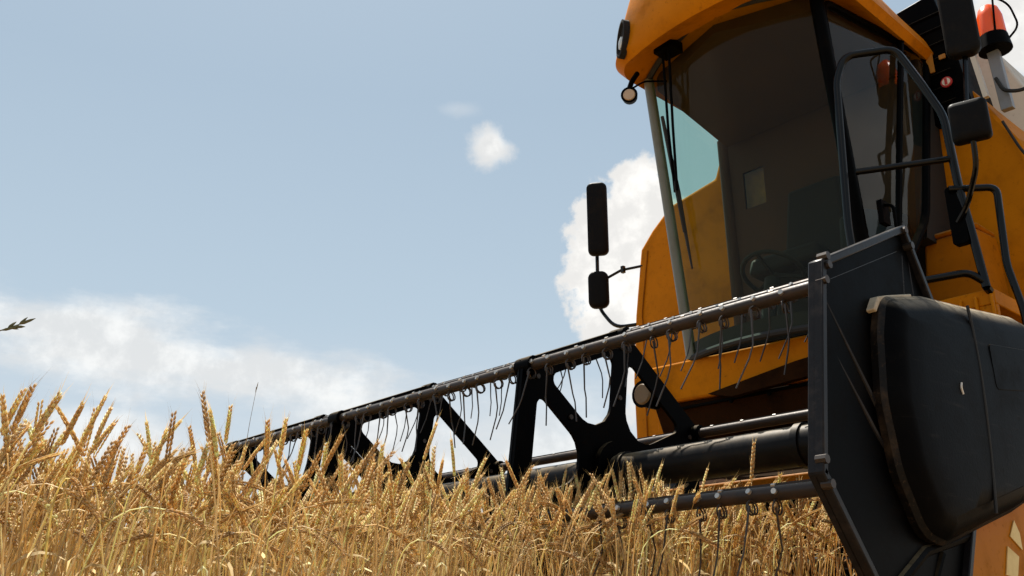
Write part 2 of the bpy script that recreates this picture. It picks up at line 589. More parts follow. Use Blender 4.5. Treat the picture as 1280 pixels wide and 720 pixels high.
# dark screen box next to the cab's rear corner
m = MB()
m.prism([(-0.99, 3.56), (-0.60, 3.50), (-0.66, 4.05), (-0.74, 4.50), (-0.99, 4.47)], 'y', 2.93, 3.35)
for k in range(7):
    z = 3.66 + k * .11
    m.box((-0.97, 2.918, z), (-0.70, 2.934, z + .018))
sub('air_intake', m, M['black'], bevel=0.008)
m = MB()
m.box((-0.845, 2.905, 3.905), (-0.795, 2.916, 4.045))
sub('warning_label', m, M['orangelabel'])
m = MB()
m.tube([(-0.735, 2.905, 3.80), (-0.735, 2.917, 3.80)], 0.036, 20)
m.mi = 1
m.tube([(-0.735, 2.901, 3.80), (-0.735, 2.9055, 3.80)], 0.026, 20)
m.mi = 0
m.box((-0.743, 2.897, 3.778), (-0.727, 2.902, 3.822))
sub('round_sign', m, [M['red'], M['white']])
m = MB()
m.box((-0.755, 2.905, 3.975), (-0.715, 2.916, 4.005))
sub('small_label', m, M['orangelabel'])

# ---- cab floor and yellow cross base under the windscreen
m = MB()
m.hexa([(-2.66, 2.06, 1.86), (-0.75, 2.06, 1.80), (-0.75, 2.98, 1.80), (-2.66, 2.98, 1.86)],
       [(-2.66, 2.02, 2.10), (-0.75, 2.02, 2.06), (-0.75, 2.98, 2.06), (-2.66, 2.98, 2.10)])
sub('cab_base', m, M['yellow'], bevel=0.015)
m = MB()                                               # lower lip, set back under the base
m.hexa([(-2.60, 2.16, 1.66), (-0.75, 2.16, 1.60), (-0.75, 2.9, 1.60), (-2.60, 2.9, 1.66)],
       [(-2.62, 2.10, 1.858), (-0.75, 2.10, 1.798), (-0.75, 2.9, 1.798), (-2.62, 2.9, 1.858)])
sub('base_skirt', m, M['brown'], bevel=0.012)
m = MB()                                               # recess shade painted as a dark slab that tapers leftward
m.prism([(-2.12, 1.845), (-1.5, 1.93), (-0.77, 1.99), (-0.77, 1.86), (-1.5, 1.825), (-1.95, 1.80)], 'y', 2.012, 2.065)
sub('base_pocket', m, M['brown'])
m = MB()
for k in range(5):
    x = -2.0 + k * .27
    m.tube([(x, 2.09, 1.79), (x, 2.075, 1.79)], 0.012, 8)
m.box((-2.45, 2.085, 1.80), (-0.8, 2.105, 1.815))
sub('base_rail', m, M['black'])
# left post of the frame, lit lower edge
m = MB()
m.box((-3.30, 2.97, 1.79), (-2.66, 3.02, 2.12))
sub('fender_panel', m, M['yellow'], bevel=0.006)
# round lamp on the frame's left side
m = MB()
m.tube([(-2.60, 2.10, 1.92), (-2.60, 1.98, 1.92)], 0.085, 20)
m.tube([(-2.60, 1.98, 1.92), (-2.60, 1.965, 1.92)], [0.085, 0.092], 20)
lampb = sub('work_lamp', m, M['black'])
m = MB()
m.tube([(-2.60, 1.968, 1.92), (-2.60, 1.955, 1.92)], [0.075, 0.06], 20)
sub('lamp_lens', m, M['duskylens'], lampb)

# ---- feeder house and header frame
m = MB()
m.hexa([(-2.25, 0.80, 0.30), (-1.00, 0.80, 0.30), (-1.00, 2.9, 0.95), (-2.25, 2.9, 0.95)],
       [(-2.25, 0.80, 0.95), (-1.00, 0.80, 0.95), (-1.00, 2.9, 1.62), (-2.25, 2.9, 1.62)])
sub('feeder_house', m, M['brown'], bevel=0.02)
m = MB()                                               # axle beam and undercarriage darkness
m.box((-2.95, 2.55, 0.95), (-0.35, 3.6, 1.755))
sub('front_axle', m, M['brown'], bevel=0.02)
m = MB()
m.prism([(0.74, 0.25), (0.80, 0.25), (0.80, 1.02), (0.74, 1.02)], 'x', -3.50, -0.03)
m.prism([(0.30, 0.16), (0.80, 0.20), (0.80, 0.249), (0.30, 0.19)], 'x', -3.50, -0.03)
sub('header_frame', m, M['black'], bevel=0.004)
m = MB()
m.box((-3.50, 0.72, 1.022), (-0.03, 0.82, 1.085))
sub('header_beam', m, M['yellow_dirty'], bevel=0.01)
m = MB()                                               # cross auger
m.tube([(-3.46, 0.50, 0.48), (-0.06, 0.50, 0.48)], 0.15, 20)
for sgn, x0 in ((1, -3.44), (-1, -0.08)):
    inner, outer = [], []
    for k in range(85):
        a = k / 84 * 2 * math.pi * 3
        x = x0 + sgn * k / 84 * 1.35
        inner.append((x, 0.5 + .14 * math.cos(a), .48 + .14 * math.sin(a)))
        outer.append((x, 0.5 + .27 * math.cos(a), .48 + .27 * math.sin(a)))
    m.grid([inner, outer])
sub('header_auger', m, M['steel'])
m = MB()
m.box((-3.5, 0.22, 0.155), (-0.03, 0.31, 0.175))
for k in range(45):
    x = -3.46 + k * .0765
    m.prism([(x - .016, 0.22), (x + .016, 0.22), (x + .004, 0.10), (x - .004, 0.10)], 'z', 0.150, 0.178)
sub('cutter_bar', m, M['steel'])
# header end walls (yellow sheet behind the black shield)
for x0, x1 in ((-0.018, 0.012), (-3.53, -3.505)):
    m = MB()
    m.prism([(-0.55, 0.12), (1.0, 0.12), (1.0, 1.05), (0.55, 1.15), (0.05, 0.90), (-0.25, 0.62), (-0.55, 0.30)], 'x', x0, x1)
    sub('header_end_wall', m, M['yellow'], bevel=0.004)
m = MB()                                               # black stay below the shield
m.tube([(0.06, -0.40, 0.52), (0.06, -0.05, 0.70), (0.06, 0.25, 0.76)], 0.016, 8)
m.tube([(0.05, -0.10, 0.50), (0.06, 0.06, 0.70)], 0.012, 8)
sub('shield_stay', m, M['black'])
m = MB()                                               # crop divider point
m.loft([[(-0.03 + .05 * math.cos(a), 0.05, 0.34 + .10 * math.sin(a)) for a in [k * math.pi / 4 for k in range(8)]],
        [(-0.03 + .04 * math.cos(a), -0.60, 0.27 + .08 * math.sin(a)) for a in [k * math.pi / 4 for k in range(8)]],
        [(-0.03 + .006 * math.cos(a), -1.30, 0.10 + .01 * math.sin(a)) for a in [k * math.pi / 4 for k in range(8)]]])
sub('crop_divider', m, M['yellow'])

# ---- tyres
def tyre(x, y, r, wd):
    m = MB()
    prof = [(-.5, .62), (-.52, .72), (-.5, .88), (-.42, .965), (0, .985), (.42, .965), (.5, .88), (.52, .72), (.5, .62)]
    n = 48
    m.loft([[(x + a * wd, y + r * b * math.cos(t), r + r * b * math.sin(t)) for t in [2 * math.pi * k / n for k in range(n)]] for a, b in prof], False, False)
    for k in range(22):
        for s in (-1, 1):
            t0 = 2 * math.pi * (k + (0 if s < 0 else .5)) / 22
            t1 = t0 + .22
            q = []
            for rr in (.96, 1.03):
                q.append([(x + s * wd * .02, y + r * rr * math.cos(t0), r + r * rr * math.sin(t0)),
                          (x + s * wd * .50, y + r * rr * .985 * math.cos(t1), r + r * rr * .985 * math.sin(t1)),
                          (x + s * wd * .50, y + r * rr * .985 * math.cos(t1 + .07), r + r * rr * .985 * math.sin(t1 + .07)),
                          (x + s * wd * .02, y + r * rr * math.cos(t0 + .07), r + r * rr * math.sin(t0 + .07))])
            m.hexa(q[0], q[1])
    w_ = sub('tyre', m, M['rubber'])
    m = MB()
    for s in (-1, 1):
        m.loft([[(x + s * wd * d, y + r * b * math.cos(t), r + r * b * math.sin(t)) for t in [2 * math.pi * k / n for k in range(n)]]
                for d, b in ((.50, .64), (.46, .60), (.30, .50), (.30, .2), (.36, .18))], False, True)
    sub('rim', m, M['yellow'], w_)


tyre(-3.02, 3.15, 0.86, 0.50)
tyre(-0.16, 3.35, 0.86, 0.44)
tyre(-2.6, 6.9, 0.55, 0.36)
tyre(-0.6, 6.9, 0.55, 0.36)

# ---- cab: corner pillars, glass, door, roof
FL_b, FL_t = (-2.25, 2.05, 2.10), (-2.275, 1.80, 4.06)   # front left
FR_b, FR_t = (-0.995, 2.05, 2.06), (-0.985, 1.80, 4.06)
RL_b, RL_t = (-2.42, 2.90, 2.10), (-2.46, 2.92, 4.06)
RR_b, RR_t = (-0.89, 2.50, 2.60), (-0.86, 2.96, 4.06)


def lerp(a, b, f):
    return tuple(p + (q - p) * f for p, q in zip(a, b))


def windscreen_pt(u, v, off=0.0):
    a, b = lerp(FL_b, FR_b, u), lerp(FL_t, FR_t, u)
    x, y, z = lerp(a, b, v)
    bul = (1 - (2 * u - 1) ** 2)
    y -= 0.17 * bul + off
    z += 0.09 * bul * v
    return (x, y, z)


m = MB()
m.grid([[windscreen_pt(i / 24, j / 12) for i in range(25)] for j in range(13)])
ws = sub('windscreen', m, M['glass'])
for v in (0.0, 1.0):                                   # rubber seals along the pane
    m = MB()
    m.tube([windscreen_pt(i / 24, v, .004) for i in range(25)], 0.022, 8)
    sub('window_seal', m, M['rubber'], ws)
m = MB()                                               # lower dark-green band of the pane
m.grid([[windscreen_pt(i / 24, v, -.01) for i in range(25)] for v in (0.005, 0.05)])
sub('lower_band', m, M['trim'], ws)
for a, b, r, mm in ((FL_b, FL_t, 0.036, M['pillar']), (FR_b, FR_t, 0.042, M['black']), (RL_b, RL_t, 0.05, M['lining'])):
    m = MB()
    m.tube([lerp(a, b, f) for f in (0, .33, .66, 1)], r, 10)
    sub('cab_pillar', m, mm)
m = MB()                                               # left side pane
m.grid([[lerp(lerp(FL_b, RL_b, u), lerp(FL_t, RL_t, u), v) for u in (0, .5, 1)] for v in (0, .5, 1)])
sub('side_window', m, M['sideglass'])
# rear wall, floor, ceiling, right rear corner
m = MB()
m.box((-2.42, 2.90, 2.10), (-0.90, 2.925, 2.75))
m.box((-2.42, 2.90, 3.72), (-0.88, 2.925, 4.05))
m.box((-2.42, 2.90, 2.75), (-2.30, 2.925, 3.72))
m.box((-2.12, 2.90, 2.75), (-0.89, 2.925, 3.72))
m.box((-2.30, 2.90, 2.75), (-2.12, 2.925, 3.42))
rw = sub('rear_wall', m, M['lining'])
m = MB()
m.grid([[(-2.30, 2.91, 3.42), (-2.12, 2.91, 3.42)], [(-2.30, 2.91, 3.72), (-2.12, 2.91, 3.72)]])
sub('rear_window', m, M['sideglass'], rw)
m = MB()
m.hexa([(-2.40, 2.87, 3.97), (-0.92, 2.87, 3.97), (-1.02, 1.86, 3.99), (-1.63, 1.68, 4.06), (-2.25, 1.86, 3.99)],
       [(-2.40, 2.87, 4.10), (-0.92, 2.87, 4.10), (-1.02, 1.86, 4.12), (-1.63, 1.68, 4.16), (-2.25, 1.86, 4.12)])
sub('ceiling_lining', m, M['lining'])
m = MB()
m.hexa([(-2.23, 2.03, 2.102), (-1.0, 2.03, 2.064), (-0.88, 2.9, 2.064), (-2.42, 2.9, 2.102)],
       [(-2.23, 2.03, 2.15), (-1.0, 2.03, 2.15), (-0.88, 2.9, 2.15), (-2.42, 2.9, 2.15)])
sub('cab_floor', m, M['trim'])

# door on the near side
dp = {  # (along, z) plan: front edge follows pillar, rear edge leans back
    'fb': (-0.985, 2.02, 2.14), 'ft': (-0.972, 1.83, 4.02), 'rt': (-0.845, 2.95, 4.06), 'rm': (-0.868, 2.58, 2.78), 'rb': (-0.90, 2.32, 2.45)}
outl = [dp['fb'], dp['ft'], dp['rt'], dp['rm'], dp['rb'], (-0.93, 2.26, 2.25)]
m = MB()
m._f([m.bm.verts.new(p) for p in outl])
door = sub('door', m, M['sideglass'])
m = MB()
m.tube(smooth_path(outl + [outl[0]], 0.10), 0.026, 8)
sub('door_frame', m, M['black'], door)
m = MB()
m.tube([(-0.855, 2.60, 4.02), (-0.862, 2.36, 3.2), (-0.88, 2.16, 2.42)], 0.020, 8)
sub('door_bar', m, M['black'], door)
m = MB()
m.box((-0.895, 2.02, 2.60), (-0.865, 2.10, 2.74))
m.tube(smooth_path([(-0.88, 2.06, 2.72), (-0.82, 2.06, 2.70), (-0.82, 2.06, 2.52), (-0.88, 2.06, 2.50)], .03), 0.010, 8)
sub('door_handle', m, M['black'], door)
m = MB()                                               # black rear corner panel between door and body
m.hexa([(-0.87, 2.56, 2.66), (-0.885, 2.985, 2.66), (-0.96, 2.985, 2.66), (-0.96, 2.62, 2.66)],
       [(-0.845, 2.96, 4.05), (-0.845, 2.99, 4.05), (-0.96, 2.99, 4.05), (-0.96, 2.96, 4.05)])
sub('corner_panel', m, M['trim'])

# roof with sloping visor
def round_rect(x0, x1, y0, y1, r, n=8, bow=0.0):
    out = []
    for cx, cy, a0 in ((x1 - r, y0 + r, -90), (x1 - r, y1 - r, 0), (x0 + r, y1 - r, 90), (x0 + r, y0 + r, 180)):
        for k in range(n + 1):
            a = R_(a0 + 90 * k / n)
            out.append((cx + r * math.cos(a), cy + r * math.sin(a)))
    res = []
    # extra points along the front edge so it can bow forward
    last = out[-1]
    first = out[0]
    for k in range(1, 8):
        f = k / 8
        out.append((last[0] + (first[0] - last[0]) * f, last[1] + (first[1] - last[1]) * f))
    for x, y in out:
        t = (x - (x0 + x1) / 2) / ((x1 - x0) / 2)
        if y < y0 + r * 1.01:
            y -= bow * (1 - t * t) * (1 - max(0, (y - y0)) / r)
        res.append((x, y))
    return res


def roof_ring(ins, insf, z, zf=0.0, r=0.14):
    q = round_rect(-2.38 + ins, -0.79 - ins, 1.50 + insf, 3.06 - ins, r, bow=0.13)
    return [(x, y, z + zf * max(0, (2.2 - y))) for x, y in q]


m = MB()
m.loft([roof_ring(.16, .24, 4.10, .04, .16), roof_ring(.04, .04, 4.01, .04), roof_ring(.0, .0, 4.05, .06), roof_ring(.03, .0, 4.15, .10),
        roof_ring(.13, .015, 4.34, .22), roof_ring(.18, .04, 4.42, .26), roof_ring(.30, .14, 4.52, .30, .2), roof_ring(.50, .40, 4.58, .30, .1)])
roof = sub('cab_roof', m, M['yellow'])
m = MB()
m.loft([roof_ring(.08, .14, 3.972, .0, .28), roof_ring(.085, .145, 3.995, .0, .28)], True, True)
# lamp in the visor's left corner
lc = Vector((-2.19, 1.432, 4.185))
ax = Vector((-0.42, -0.90, 0.02)).normalized()
m2 = MB()
up = Vector((0.35, 0.05, 1)).normalized()
sx = ax.cross(up).normalized()
up = sx.cross(ax)
ell = lambda c, a, b, k=20: [tuple(c + up * a * math.cos(t) + sx * b * math.sin(t)) for t in [2 * math.pi * i / k for i in range(k)]]
m2.loft([ell(lc - ax * .03, .135, .06), ell(lc + ax * .012, .135, .06), ell(lc + ax * .014, .115, .048), ell(lc - ax * .004, .10, .04)])
rec = sub('lamp_recess', m2, M['trim'], roof)
m2 = MB()
lc2 = lc - up * .03 - ax * .002
m2.loft([ell(lc2, .05, .032), ell(lc2 + ax * .012, .044, .028), ell(lc2 + ax * .018, .02, .014)])
sub('corner_lamp', m2, M['lens'], roof)
# small round lamp hanging below the roof's corner
m2 = MB()
hc = Vector((-2.22, 1.52, 3.80))
hx = Vector((0.55, -0.8, -0.12)).normalized()
m2.tube([hc - hx * .06, hc - hx * .03, hc + hx * .02], [0.02, 0.05, 0.056], 18)
m2.tube([hc + Vector((0, .0, .05)), hc + Vector((0, .03, .12)), hc + Vector((0.01, .08, .20))], 0.018, 8)
m2.tube(smooth_path([hc + Vector((0.03, .0, .045)), hc + Vector((.09, .05, .09)), hc + Vector((.16, .2, .12))], .03), 0.007, 6)
hl = sub('hanging_lamp', m2, M['black'])
m2 = MB()
m2.tube([hc + hx * .015, hc + hx * .026], [0.045, 0.035], 18)
sub('lamp_lens', m2, M['tanlens'], hl)

# interior: seat, steering column and wheel
m = MB()
m.hexa([(-1.92, 2.25, 2.62), (-1.40, 2.25, 2.62), (-1.40, 2.72, 2.60), (-1.92, 2.72, 2.60)],
       [(-1.90, 2.27, 2.74), (-1.42, 2.27, 2.74), (-1.42, 2.72, 2.70), (-1.90, 2.72, 2.70)])
m.hexa([(-1.90, 2.66, 2.70), (-1.42, 2.66, 2.70), (-1.42, 2.78, 2.70), (-1.90, 2.78, 2.70)],
       [(-1.86, 2.74, 3.36), (-1.46, 2.74, 3.36), (-1.46, 2.84, 3.36), (-1.86, 2.84, 3.36)])
m.box((-1.80, 2.35, 2.15), (-1.52, 2.65, 2.62))
sub('driver_seat', m, M['seatcloth'], bevel=0.03)
m = MB()
m.tube([(-1.66, 2.02, 2.15), (-1.66, 2.12, 2.50)], 0.045, 10)
ring = []
wc = Vector((-1.66, 2.14, 2.54))
wu, wv = Vector((1, 0, 0)), Vector((0, .86, -.5))
m.tube([wc + (wu * math.cos(t) + wv * math.sin(t)) * .19 for t in [2 * math.pi * k / 28 for k in range(29)]], 0.015, 8)
for t in (0.5, 2.6, 4.7):
    m.tube([wc, wc + (wu * math.cos(t) + wv * math.sin(t)) * .19], 0.012, 6)
sub('steering_wheel', m, M['trim'])
m = MB()
m.hexa([(-1.28, 2.2, 2.15), (-1.05, 2.2, 2.15), (-1.02, 2.8, 2.15), (-1.28, 2.8, 2.15)],
       [(-1.28, 2.3, 2.85), (-1.08, 2.3, 2.85), (-1.05, 2.8, 2.95), (-1.28, 2.8, 2.95)])
sub('control_console', m, M['trim'], bevel=0.03)

# wiper: two rods and blade from the top of the windscreen
m = MB()
P = lambda u, v, o=.03: windscreen_pt(u, v, o)
m.box(tuple(Vector(P(.245, .985, .10)) - Vector((.07, .02, .05))), tuple(Vector(P(.245, .985, .02)) + Vector((.07, .03, .04))))
m.tube([P(.225, .98, .09), P(.16, .72, .07), P(.13, .52, .06)], 0.009, 6)
m.tube([P(.275, .98, .09), P(.20, .72, .07), P(.15, .52, .06)], 0.009, 6)
wip = sub('wiper', m, M['black'])
m = MB()
m.tube([P(.105, .80, .04), P(.135, .52, .035), P(.155, .26, .035)], [0.012, 0.018, 0.006], 6)
m.tube([P(.125, .70, .055), P(.14, .52, .06), P(.15, .38, .055)], 0.008, 6)
sub('wiper_blade', m, M['rubber'], wip)

# ---- near-side platform, toolbox, rails, mirrors, beacon
m = MB()
m.box((-0.88, 1.95, 1.98), (-0.34, 2.98, 2.06))
m.box((-0.74, 1.952, 1.80), (-0.34, 1.99, 1.98))
for k in range(5):
    x = -0.66 + k * .075
    m.box((x, 1.93, 1.80), (x + .016, 1.951, 2.03))
sub('platform', m, M['yellow'], bevel=0.006)
m = MB()
m.hexa([(-1.00, 2.66, 2.07), (-0.60, 2.66, 2.07), (-0.60, 2.95, 2.07), (-1.00, 2.95, 2.07)],
       [(-0.95, 2.70, 2.69), (-0.64, 2.70, 2.69), (-0.62, 2.95, 2.69), (-0.98, 2.95, 2.69)])
m.box((-0.965, 2.68, 2.69), (-0.625, 2.95, 2.72))
sub('toolbox', m, M['yellow_dirty'], bevel=0.015)
m = MB()
m.tube(smooth_path([(-0.86, 1.615, 2.05), (-0.87, 1.61, 2.47), (-0.84, 1.63, 3.33), (-0.79, 1.66, 3.47), (-0.57, 1.80, 3.47), (-0.48, 1.85, 3.23),
                    (-0.41, 1.89, 3.02), (-0.40, 1.90, 2.60), (-0.38, 1.91, 2.36), (-0.36, 1.92, 2.06)], 0.06), 0.021, 10)
m.tube([(-0.81, 1.65, 2.76), (-0.41, 1.89, 2.77)], 0.017, 10)
m.tube(smooth_path([(-0.87, 1.61, 2.12), (-0.63, 1.76, 2.12), (-0.42, 1.885, 2.145), (-0.365, 1.915, 2.09)], .04), 0.019, 10)
m.tube([(-0.86, 1.615, 2.06), (-0.86, 1.99, 2.06)], 0.02, 8)
m.tube([(-0.36, 1.92, 2.06), (-0.36, 1.98, 2.04)], 0.02, 8)
sub('handrail', m, M['rail'])
m = MB()
m.tube(smooth_path([(-0.44, 1.87, 2.60), (-0.25, 1.98, 2.58), (-0.27, 1.98, 2.17), (-0.235, 1.99, 1.92), (-0.235, 1.99, 1.75)], .045), 0.018, 10)
m.tube([(-0.235, 1.99, 1.78), (-0.36, 1.985, 1.84)], 0.016, 8)
sub('ladder_rail', m, M['rail'])
m = MB()
m.prism(arc_fillet([(-0.47, 2.30), (-0.39, 2.30), (-0.39, 2.62), (-0.47, 2.62)], .02), 'y', 1.885, 1.93)
sub('rail_bracket', m, M['black'], bevel=0.004)


def mirror(c, half_w, half_h, face, name='side_mirror', r=.05):
    """rounded housing, its glass turned to the rear"""
    f = Vector(face).normalized()
    s = f.cross(Vector((0, 0, 1))).normalized()
    u = Vector((0, 0, 1))
    poly = arc_fillet([(-half_w, -half_h), (half_w, -half_h), (half_w, half_h), (-half_w, half_h)], r, 5)
    C = Vector(c)
    m = MB()
    def ring(k, d):
        return [tuple(C + s * a * k + u * b * (1 - (1 - k) * half_w / half_h) + f * d) for a, b in poly]
    m.loft([ring(.94, -.030), ring(1, -.018), ring(1, .012), ring(.97, .024), ring(.86, .034), ring(.5, .038)])
    o = sub(name, m, M['mirror'])
    m = MB()
    m.loft([ring(.90, -.0335), ring(.90, -.0305)])
    sub('mirror_glass', m, M['lens'], o)
    return o


# near side pair
rm = mirror((-0.215, 1.78, 3.61), 0.082, 0.37, (0.35, -0.93, 0))
mirror((-0.215, 1.68, 2.825), 0.088, 0.108, (0.25, -0.95, 0), r=.025)
m = MB()
m.tube([(-0.215, 1.80, 3.30), (-0.225, 1.76, 3.10), (-0.22, 1.70, 2.94)], 0.013, 8)
sub('mirror_arm', m, M['rail'])
m = MB()
m.tube(smooth_path([(-0.215, 1.68, 2.72), (-0.235, 1.72, 2.60), (-0.36, 1.86, 2.48), (-0.43, 1.89, 2.42)], .08), 0.014, 8)
sub('mirror_arm', m, M['rail'])
# far side pair, carried by the body's left shoulder
mirror((-3.84, 2.95, 3.86), 0.090, 0.345, (0.60, -0.80, 0))
mirror((-3.835, 2.93, 3.19), 0.088, 0.165, (0.60, -0.80, 0), r=.06)
m = MB()
m.tube(smooth_path([(-3.89, 2.985, 3.6), (-3.895, 2.985, 3.06), (-3.72, 2.99, 2.84), (-3.50, 3.01, 2.82)], .10), 0.016, 8)
sub('mirror_arm', m, M['rail'])
m = MB()
m.tube([(-3.89, 2.985, 3.28), (-3.62, 2.985, 3.325), (-3.40, 3.01, 3.31)], 0.012, 8)
sub('mirror_arm', m, M['rail'])
m = MB()
m.box((-3.615, 2.97, 3.295), (-3.585, 3.0, 3.355))
sub('arm_clamp', m, M['rail'])

# beacon on a grey arm
bc = Vector((-0.435, 2.98, 4.02))
m = MB()
m.tube([bc + Vector((0, 0, -.10)), bc + Vector((0, 0, .0))], [0.10, 0.085], 20)
m.tube(smooth_path([bc + Vector((.04, -.07, -.02)), bc + Vector((.07, -.09, .25)), bc + Vector((.02, -.02, .30))], .05), 0.007, 6)
m.tube(smooth_path([bc + Vector((.02, -.02, .30)), bc + Vector((.12, .02, .20)), bc + Vector((.15, .03, .02)), bc + Vector((.07, .02, -.05))], .06), 0.007, 6)
bcn = sub('beacon', m, M['black'])
m = MB()
m.tube([bc + Vector((0, 0, .0)), bc + Vector((0, 0, .14)), bc + Vector((0, 0, .20)), bc + Vector((0, 0, .235))], [0.082, 0.076, 0.06, 0.02], 20)
sub('beacon_lens', m, M['orange'], bcn)
m = MB()
m.hexa([(-0.47, 2.97, 3.50), (-0.40, 2.97, 3.50), (-0.40, 3.02, 3.50), (-0.47, 3.02, 3.50)],
       [(-0.49, 2.97, 3.93), (-0.42, 2.97, 3.93), (-0.42, 3.02, 3.93), (-0.49, 3.02, 3.93)])
sub('beacon_arm', m, M['greymetal'], bevel=0.004)
m = MB()
m.tube(smooth_path([(-0.46, 2.96, 3.72), (-0.42, 2.93, 3.60), (-0.33, 2.93, 3.56), (-0.22, 2.98, 3.60), (-0.05, 3.2, 3.50)], .05), 0.012, 6)
m.tube(smooth_path([(-0.47, 2.96, 3.42), (-0.40, 2.955, 3.20), (-0.33, 2.96, 3.05), (-0.28, 3.0, 2.9)], .06), 0.009, 6)
sub('cable', m, M['rubber'])
m = MB()
m.prism([(-0.55, 3.62), (-0.52, 3.62), (-0.56, 4.0), (-0.59, 4.0)], 'y', 2.95, 2.985)
sub('white_stay', m, M['white'])

# ------------------------------------------------------------------ reel
RA = Vector((0, 0, 1.05))
RR, PH = 0.56, 22.5


def rv(k, r=RR):
    a = R_(PH + 60 * k)
    return (r * math.cos(a), 1.05 + r * math.sin(a))


XF = -3.42
m = MB()
m.tube([(XF - .02, 0, 1.05), (0.045, 0, 1.05)], 0.066, 28)
for x in (-0.30, -1.05, -1.19, -2.32, -2.46):
    m.tube([(x - .012, 0, 1.05), (x + .012, 0, 1.05)], 0.074, 28)
sub('reel_tube', m, M['tube'])
outer = arc_fillet([rv(k, RR + .035) for k in range(6)], 0.03, 3)
holes = []
for k in range(6):
    a0, a1 = R_(PH + 60 * k), R_(PH + 60 * (k + 1))
    mid = (a0 + a1) / 2
    hub = Vector((0, 1.05)) + Vector((math.cos(mid), math.sin(mid))) * (.041 / math.sin(R_(30)))
    pts = [tuple(hub)]
    for a, sgn in ((a0, 1), (a1, -1)):
        d = Vector((math.cos(a), math.sin(a)))
        nn = Vector((-d.y, d.x)) * sgn
        L = RR - .085
        pts.append(tuple(Vector((0, 1.05)) + d * L + nn * .041))
    holes.append(arc_fillet(pts, [.115, .03, .03], 7))
sp_x = [-1.12, -2.39, XF]
for x in sp_x:
    m = plate_with_holes(outer, holes, 0.014, x)
    # stiffening lip round the plate and hub flange
    m.tube([(x - .012, *rv(k, RR + .018)) for k in (0, 1, 2, 3, 4, 5, 0)], 0.017, 6)
    m.tube([(x - .03, 0, 1.05), (x + .03, 0, 1.05)], 0.12, 24)
    sp = sub('reel_spider', m, M['black'])
    for k in range(6):
        for rr_ in (.30, RR - .05):
            m = MB()
            y, z = rv(k, rr_)
            m.tube([(x + .006, y, z), (x + .014, y, z)], 0.010, 8)
            sub('spider_bolt', m, M['steel'], sp)
    for k in range(6):
        m = MB()
        y, z = rv(k)
        m.tube([(x - .04, y, z), (x + .035, y, z)], 0.036, 12)
        sub('bat_bearing', m, M['black'], sp)


def tine_mesh(seed):
    q = random.Random(seed)
    mb = MB()
    mb.mi = 1
    mb.tube([(0, -.019, .004), (0, -.027, .006)], 0.0078, 8)          # bolt head on the bat's front
    mb.mi = 0
    pts = []
    for k in range(22):                                # coil round a small eye under the bat
        t = k / 21 * 2 * math.pi * 1.75
        pts.append((-.008 + .016 * k / 21, -.012 + .019 * math.sin(t), -.036 + .019 * math.cos(t)))
    x, y, z = pts[-1]
    dx = q.uniform(-.20, .20)
    dy = q.uniform(-.12, .2)
    L1, L2 = q.uniform(.085, .11), q.uniform(.095, .13)
    pts.append((x + dx * L1, y + dy * L1, z - L1))
    dx2 = dx + q.choice((-1, 1)) * q.uniform(.1, .4)
    pts.append((x + dx * L1 + dx2 * .3 * L2, y + dy * L1, z - L1 - L2 * .3))
    pts.append((x + dx * L1 + dx2 * L2, y + (dy - .15) * L1, z - L1 - L2))
    mb.tube(pts, 0.0026, 5)
    me = bpy.data.meshes.new('reel_tine')
    bmesh.ops.recalc_face_normals(mb.bm, faces=mb.bm.faces[:])
    mb.bm.to_mesh(me)
    mb.bm.free()
    me.materials.append(M['steel'])
    me.materials.append(M['bolt'])
    return me


tmeshes = [tine_mesh(s) for s in range(9)]
bat_off = {1: .05, 2: 0.0, 3: .03, 0: .02, 4: 0, 5: .04}
for k in range(6):
    y, z = rv(k)
    xe = -0.022 if k > 3 else 0.045                    # the rear bats stop inside the header's end wall
    m = MB()
    m.tube([(XF - .05, y, z), (-2.39, y, z), (-1.12, y, z), (xe, y, z)], 0.0205, 12)
    # flat strip on top of the tube carrying a row of pale clip heads
    m.box((XF - .05, y + .004, z + .017), (xe - .003, y + .024, z + .027))
    m.mi = 1
    for j in range(22):
        x = -.09 - j * .155 - rnd.uniform(0, .02)
        m.tube([(x - .008, y - .006, z + .020), (x + .005, y - .006, z + .020)], 0.005, 6)
    bat = sub('reel_bat', m, [M['bat'], M['bolt']])
    if k in (1, 2, 3):
        x = -0.055 - bat_off[k]
        n = 0
        while x > (XF + .02 if k != 3 else -1.75):
            t = bpy.data.objects.new('reel_tine', tmeshes[rnd.randrange(9)])
            col.objects.link(t)
            t.parent = bat
            t.location = (x, y, z)
            t.rotation_euler = (rnd.uniform(-.25, .12), rnd.uniform(-.12, .12), rnd.uniform(-.3, .3))
            x -= (.078, .108)[n % 2] * rnd.uniform(.93, 1.07) * (1.0 if k != 1 else 1.15)
            n += 1

